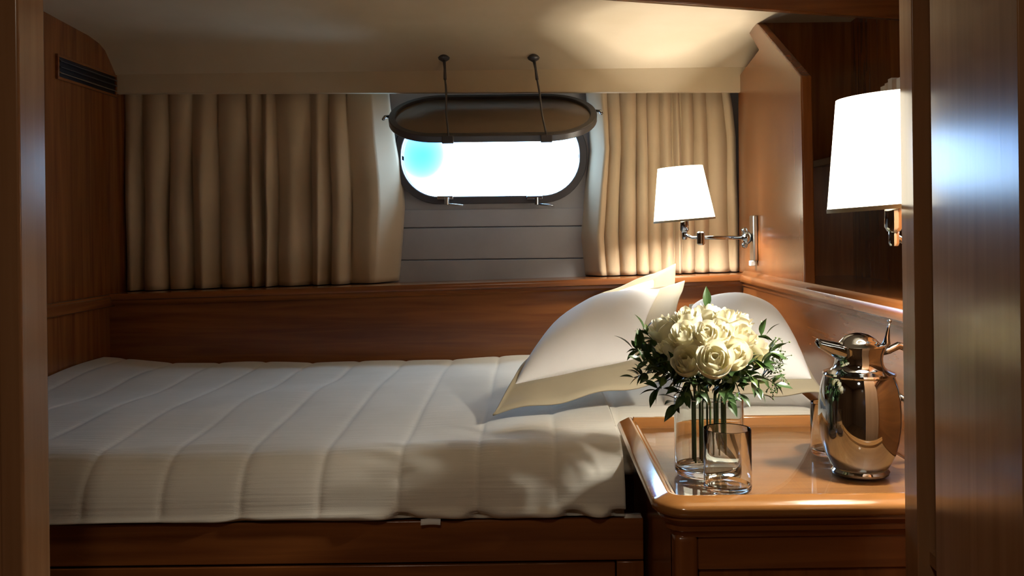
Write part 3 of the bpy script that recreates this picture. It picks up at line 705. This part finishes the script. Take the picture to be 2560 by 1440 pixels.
for it in range(600):
    for i in range(len(cen)):
        cen[i].x += (home[i].x - cen[i].x) * 0.02; cen[i].z += (home[i].z - cen[i].z) * 0.02
        for k in range(i):
            dv = cen[i] - cen[k]; need = rad[i] + rad[k]
            if dv.length < need:
                if dv.length < 1e-6: dv = Vector((0.001, 0.001, 0))
                w3 = Vector((dv.x, dv.y * 1.8 + (0.002 if dv.y >= 0 else -0.002), dv.z)).normalized() * (need - dv.length) * 0.5
                cen[i] += w3; cen[k] -= w3
def rose(n_, s, label):
    p = cen[n_]; dirv = (p - BC); dirv.z = dirv.z * 0.8 + 0.012; dirv.normalize()
    dirv = (dirv * 0.8 + Vector((0, -0.25, 0.40))).normalized()
    tw_ = random.uniform(0, 6.28)
    for shrink in range(14):
        ss = s * (1 - 0.045 * shrink)
        t = thing('rose', label, 'rose', p - dirv * 0.020 * ss, 'white roses in the vase')
        t.rotation_mode = 'QUATERNION'; t.rotation_quaternion = Vector((0, 0, 1)).rotation_difference(dirv) @ Quaternion((0, 0, 1), tw_ + shrink * 0.7); t.scale = (ss,) * 3
        parts_ = [mesh_child('heart', me_core, t), mesh_child('calyx', me_cal, t)]
        for ring_, (n, me, tl) in enumerate(((2, PM[0], 0), (3, PM[1], 0.04), (4, PM[2], 0.08), (5, PM[3], 0.12))):
            for i in range(n):
                parts_.append(mesh_child('petal', me, t, 2 * math.pi * i / n + ring_ * 0.55 + random.uniform(-.1, .1), random.uniform(-.03, .05) + tl * 0.4))
        tr_ = tree(parts_)
        if not clash(tr_): TAKEN.append(tr_); return t
        drop(parts_ + [t])
    raise RuntimeError('no room for ' + label)
HEADS = [rose(k, r_[3] * 0.98, r_[4]) for k, r_ in enumerate(roses)]
# stems: every bloom goes down to its own place in the vase
slots = [Vector((VX + 0.0125 * (k % 5 - 2), VY + 0.0135 * (k // 5 - 1), 0)) for k in range(15)]
order = sorted(range(len(HEADS)), key=lambda k: cen[k].z)
free = list(range(15))
for k in order:
    t = HEADS[k]; M = world_of(t); Mi = M.inverted(); sc_ = t.scale[0]; ok = False
    cand = sorted(free, key=lambda f: (slots[f].xy - cen[k].xy).length)
    for rr2 in (0.0018, 0.0014, 0.0011):
        for f in cand:
            for trial in range(16):
                j_ = Vector((random.uniform(-1, 1), random.uniform(-1, 1), 0)) * (0.0 if trial == 0 else 0.012)
                st_ = M @ Vector((0, 0, -0.0085)); dn_ = M @ Vector((0, 0, -0.020)) + j_ * 0.5
                a = slots[f] * 1.0; a.z = zi + 0.120; a += j_; b = slots[f].copy(); b.z = zi + 0.020
                if (a.xy - Vector((VX, VY))).length > 0.047: continue
                pts = [st_, dn_, lerp(dn_, a, 0.55) + j_, a, lerp(a, b, 0.5), b]
                mb = MB().tube([Mi @ q for q in pts], rr2 / sc_, 6); o = mb.build('stem', STEM, t, smooth=True, local=True)
                tr_ = tree([o])
                if not any(tr_.overlap(q) for n3, q in enumerate(TAKEN) if n3 != k + 1): ok = True; break
                drop([o])
            if ok: break
        if ok: break
    if ok: TAKEN.append(tr_); free.remove(f)

# ------------------------------------------------------------------ greenery
def leaf_mesh(name, mat, L_=0.022, W_=0.009):
    b = MB()
    def f(u, v):
        w_ = W_ * math.sin(math.pi * (v ** 0.8)) * (u - 0.5)
        return Vector((w_, v * L_, 0.25 * abs(w_) + 0.003 * math.sin(v * 2.6)))
    b.grid(f, 4, 6)
    me = bpy.data.meshes.new(name); me.from_pydata(b.v, [], b.f); me.materials.append(mat)
    for p in me.polygons: p.use_smooth = True
    return me
LM = [leaf_mesh('leaf', LEAF), leaf_mesh('leaf', LEAF2, 0.019, 0.008), leaf_mesh('leaf', LEAF, 0.027, 0.010)]
sprigs = [  # tip px, py, depth of tip, start px, py, label
 (1582, 872, 0.00, 1690, 925, 'dark green leafy sprig reaching furthest left of the roses'),
 (1612, 832, 0.02, 1680, 900, 'dark green leafy sprig at the upper left of the roses'),
 (1585, 944, 0.00, 1700, 940, 'thin leafy sprig pointing level to the left below the roses'),
 (1606, 905, -0.04, 1700, 940, 'leafy sprig at the left, between the furthest and the level one'),
 (1640, 975, -0.03, 1720, 940, 'leafy sprig drooping at the lower left beside the vase'),
 (1690, 1010, -0.055, 1735, 940, 'leafy sprig hanging over the left rim of the vase'),
 (1745, 985, -0.085, 1755, 935, 'leafy sprig hanging over the front of the vase, left of centre'),
 (1800, 975, -0.085, 1785, 935, 'leafy sprig hanging over the front of the vase, right of centre'),
 (1850, 985, -0.06, 1815, 935, 'leafy sprig hanging over the right rim of the vase'),
 (1905, 985, -0.03, 1830, 935, 'leafy sprig drooping at the lower right of the roses'),
 (1936, 960, 0.00, 1840, 930, 'long leafy sprig pointing out to the lower right under the thin twigs'),
 (1926, 880, 0.00, 1850, 915, 'leafy sprig at the right side of the roses'),
 (1915, 838, 0.02, 1860, 890, 'single leafy tip sticking out at the upper right of the roses'),
 (1768, 772, 0.03, 1772, 850, 'dark pointed leaf tip standing up above the roses'),
 (1656, 800, 0.02, 1690, 870, 'small dark leaf tips at the top left edge of the roses'),
 (1660, 945, -0.06, 1730, 930, 'leafy sprig in front at the lower left under the roses'),
 (1880, 945, -0.06, 1815, 930, 'leafy sprig in front at the lower right under the roses'),
 (1722, 955, -0.085, 1745, 925, 'short leafy sprig under the front left roses'),
 (1768, 962, -0.092, 1768, 918, 'short leafy sprig under the open front rose'),
 (1830, 958, -0.085, 1800, 922, 'short leafy sprig under the front right roses'),
 (1625, 918, -0.05, 1700, 915, 'bushy leafy sprig tucked under the lower left rose'),
 (1912, 915, -0.03, 1840, 915, 'bushy leafy sprig tucked under the far right rose'),
 (1710, 990, -0.07, 1750, 930, 'leafy sprig crossing the vase mouth at the left'),
 (1822, 1000, -0.07, 1790, 930, 'leafy sprig crossing the vase mouth at the right'),
]
for k, (tx, ty, dy, bx_, by_, lab) in enumerate(sprigs):
    tip = U(tx, ty, VY + dy); st = U(bx_, by_, VY + dy * 0.5)
    t = thing('leaf_sprig', lab, 'foliage', st, 'green sprigs around the roses')
    got = False
    for trial in range(60):
        jt = Vector((random.uniform(-1, 1), random.uniform(-1, 1), random.uniform(-1, 0.4))) * (0.0006 * trial)
        s0 = st + jt
        pth = [lerp(s0, tip, q) + Vector((0, 0, 0.010 * math.sin(math.pi * q))) for q in [i / 8 for i in range(9)]]
        so_ = MB().tube(pth, [0.0012] * 4 + [0.0009] * 5, 5).build('stem', STEM, t, smooth=True)
        mine = tree([so_])
        if not clash(mine): got = True; break
        drop([so_])
    if not got:
        for q0 in (0.25, 0.4, 0.55, 0.7, 0.85):
            s0 = lerp(st, tip, q0)
            so_ = MB().tube([s0, lerp(s0, tip, 0.5), tip], 0.0009, 5).build('stem', STEM, t, smooth=True); mine = tree([so_])
            if not clash(mine): got = True; break
            drop([so_])
    if not got: drop([t]); print('NO STEM', lab); continue
    TAKEN.append(mine); own = [mine]
    n = 6 if 'tip' in lab else max(13, int((tip - st).length / 0.0036))
    for i in range(n):
        for trial in range(14):
            q = 1.0 if i == 0 else random.uniform(0.25 if 'tip' in lab else 0.05, 0.98)
            p = lerp(s0, tip, q) + (Vector((0, 0, 0.010 * math.sin(math.pi * q))) if len(so_.data.vertices) > 20 else Vector((0, 0, 0)))
            dv = (tip - s0).normalized(); side = dv.cross(Vector((0, 1, 0))).normalized() * (1 if i % 2 else -1)
            dd = dv if i == 0 else (dv * 0.7 + side * random.uniform(0.4, 1.2) + Vector((0, random.uniform(-1.1, 0.5), random.uniform(-0.4, 0.2)))).normalized()
            o = bpy.data.objects.new('leaf', LM[random.choice((0, 0, 1, 2)) if i else 2]); C.objects.link(o); o.parent = t
            o.location = p - st; o.rotation_mode = 'QUATERNION'
            o.rotation_quaternion = Quaternion(dd, random.uniform(-0.9, 0.9)) @ dd.to_track_quat('Y', 'Z'); s = random.uniform(0.9, 1.5) * (1 - 0.035 * trial); o.scale = (s, s, s)
            tl_ = tree([o])
            if not any(tl_.overlap(qq) for qq in TAKEN if qq not in own): TAKEN.append(tl_); own.append(tl_); break
            drop([o])
gy = thing('filler_twig', 'wispy twig with tiny buds at the right of the roses', 'foliage', U(1850, 940, VY))
tw = MB(); bd = MB(); g0 = U(1850, 940, VY - 0.01)
g0 = U(1905, 945, VY + 0.012)
def free_tube(pts, r, n):
    b = MB().tube(pts, r, n); return not clash(BVHTree.FromPolygons([Vector(v) for v in b.v], [list(f) for f in b.f]))
for (tx, ty) in [(1958, 858), (1940, 850), (1965, 890), (1955, 915), (1962, 945), (1948, 970), (1935, 990), (1930, 870), (1945, 900), (1940, 930)]:
    for trial in range(30):
        g1 = g0 + Vector((random.uniform(-1, 1), random.uniform(-1, 1), random.uniform(-1, 1))) * 0.0012 * trial
        e = U(tx, ty, VY + random.uniform(-0.03, 0.03)); m1 = lerp(g1, e, 0.6) + Vector((0, 0, 0.004))
        if free_tube([g1, m1, e], [0.0007, 0.0005, 0.0004], 5): break
    else: continue
    tw.tube([g1, m1, e], [0.0007, 0.0005, 0.0004], 5)
    for k in range(12):
        b0_ = lerp(m1, e, random.random()); b1_ = b0_ + Vector((random.uniform(-.006, .010), random.uniform(-.01, .01), random.uniform(-.010, .010))); r4 = random.uniform(0.0011, 0.0019)
        if free_tube([b0_, lerp(b0_, b1_, 1.2)], [0.0004, r4 * 1.2], 5): tw.tube([b0_, b1_], 0.0004, 4); bd.sphere(b1_, r4, 6, 4)
o1 = tw.build('twigs', STEM, gy, smooth=True); o2 = bd.build('buds', LEAF2, gy, smooth=True); o2['kind'] = 'stuff'

# ------------------------------------------------------------------ jug
JX, JY = U(2150, 1150, 1.535).x, 1.535
jg = thing('thermal_jug', 'polished silver vacuum jug with spout and domed lid', 'jug', (JX, JY, zi))
k_ = 1.535 / F
jc = (JX, JY, zi)
body = [(0.040, 0.0), (0.046, 0.001), (0.047, 0.005), (0.0435, 0.009), (0.049, 0.018), (0.057, 0.035), (0.0625, 0.056), (0.0655, 0.080), (0.0662, 0.102), (0.0650, 0.125), (0.0620, 0.145), (0.0575, 0.160), (0.0560, 0.163), (0.0545, 0.1635)]
MB().lathe(body, 72, jc).build('body', CHROME, jg, smooth='auto')
neck = [(0.0575, 0.1625), (0.0585, 0.165), (0.0570, 0.168), (0.0480, 0.171), (0.0415, 0.176), (0.0385, 0.184), (0.0380, 0.192), (0.0395, 0.200), (0.0425, 0.208), (0.0430, 0.2100), (0.0400, 0.2105)]
MB().lathe(neck, 72, jc).build('neck', CHROME, jg, smooth='auto')
lid = [(0.0425, 0.2095), (0.0430, 0.2120), (0.0395, 0.2145), (0.0330, 0.2165), (0.0300, 0.2200), (0.0240, 0.2265), (0.0150, 0.2310), (0.0060, 0.2330), (0.0005, 0.2333)]
ld_ = MB().lathe(lid, 64, jc, True, True).build('lid', CHROME, jg, smooth='auto')
sp_ = MB()
def spout(u, v):
    # open beak that grows out of the neck towards the bed
    a = math.pi * (u - 0.5) * 1.0
    cx = -lerp(0.020, 0.070, v); wd = lerp(0.034, 0.010, v ** 0.8); top = lerp(0.208, 0.2185, v); dp = lerp(0.034, 0.009, v ** 0.7)
    return Vector((JX + cx + 0.004 * math.cos(a) * v, JY + wd * math.sin(a), zi + top - dp * math.cos(a)))
sp_.grid(spout, 20, 12)
sp_.build('spout', CHROME, jg, smooth=True, solid=0.002)
cv = MB().grid(lambda u, v: Vector((JX - lerp(0.030, 0.069, v), JY + lerp(0.030, 0.009, v ** 0.8) * (2 * u - 1), zi + lerp(0.2115, 0.2195, v) + 0.004 * (1 - (2 * u - 1) ** 2))), 10, 8)
cv.build('spout_cover', CHROME, jg, smooth=True, solid=0.002)
hp = [(0.036, 0, 0.200), (0.050, 0, 0.203), (0.066, 0, 0.211), (0.084, 0, 0.207), (0.098, 0, 0.188), (0.102, 0, 0.160), (0.094, 0, 0.132), (0.080, 0, 0.118), (0.064, 0, 0.128)]
MB().tube([Vector(jc) + Vector(p) for p in hp], [0.006, 0.006, 0.0065, 0.007, 0.0075, 0.0075, 0.007, 0.006, 0.005], 14).build('handle', CHROME, jg, smooth=True)
lv = MB().tube([Vector(jc) + Vector(p) for p in ((0.040, 0, 0.206), (0.047, 0, 0.216), (0.048, 0, 0.226), (0.050, 0, 0.240), (0.052, 0, 0.250))], [0.006, 0.0065, 0.004, 0.0022, 0.002], 12)
lvo = lv.build('thumb_lever', CHROME, jg, smooth=True)
MB().sphere(Vector(jc) + Vector((0.052, 0, 0.252)), 0.0038, 14, 10).build('lever_knob', CHROME, lvo, smooth=True)

# ------------------------------------------------------------------ books in the niche
cols = [(0.75, 0.70, 0.62), (0.62, 0.55, 0.50), (0.80, 0.78, 0.74), (0.55, 0.42, 0.35), (0.72, 0.70, 0.70), (0.66, 0.58, 0.52), (0.78, 0.74, 0.66), (0.45, 0.30, 0.24)]
desc = ['cream spined book, nearest the jamb of those showing above the large shade', 'greyish brown spined book, second from the jamb', 'white spined book, third from the jamb above the large shade', 'brown spined book, fourth from the jamb above the large shade',
        'pale grey spined book, fifth from the jamb above the large shade', 'tan spined book, sixth from the jamb above the large shade', 'ivory spined book at the left end of the upright row', 'short reddish brown book lying lower at the far left of the row']
yb = 2.085
PAGE = plain('book_pages', (0.75, 0.70, 0.58), 0.8)
for i, cc in enumerate(cols):
    th = random.uniform(0.018, 0.026); hh = 0.150 + random.uniform(-0.006, 0.008)
    if i == 7: yb += 0.06; hh = 0.128
    bk = thing('book', desc[i], 'book', (0.90, yb + th / 2, EZ + 0.195), 'books on the niche shelf')
    bmat = plain('book_cover', cc, 0.6)
    cvr = MB(); cvr.box(0.858, 0.861, yb, yb + th, EZ + 0.195, EZ + 0.195 + hh); cvr.box(0.861, 0.955, yb, yb + 0.002, EZ + 0.195, EZ + 0.195 + hh); cvr.box(0.861, 0.955, yb + th - 0.002, yb + th, EZ + 0.195, EZ + 0.195 + hh)
    cvr.build('cover', bmat, bk); MB().box(0.8615, 0.952, yb + 0.0025, yb + th - 0.0025, EZ + 0.198, EZ + 0.192 + hh).build('pages', PAGE, bk)
    yb += th + 0.001
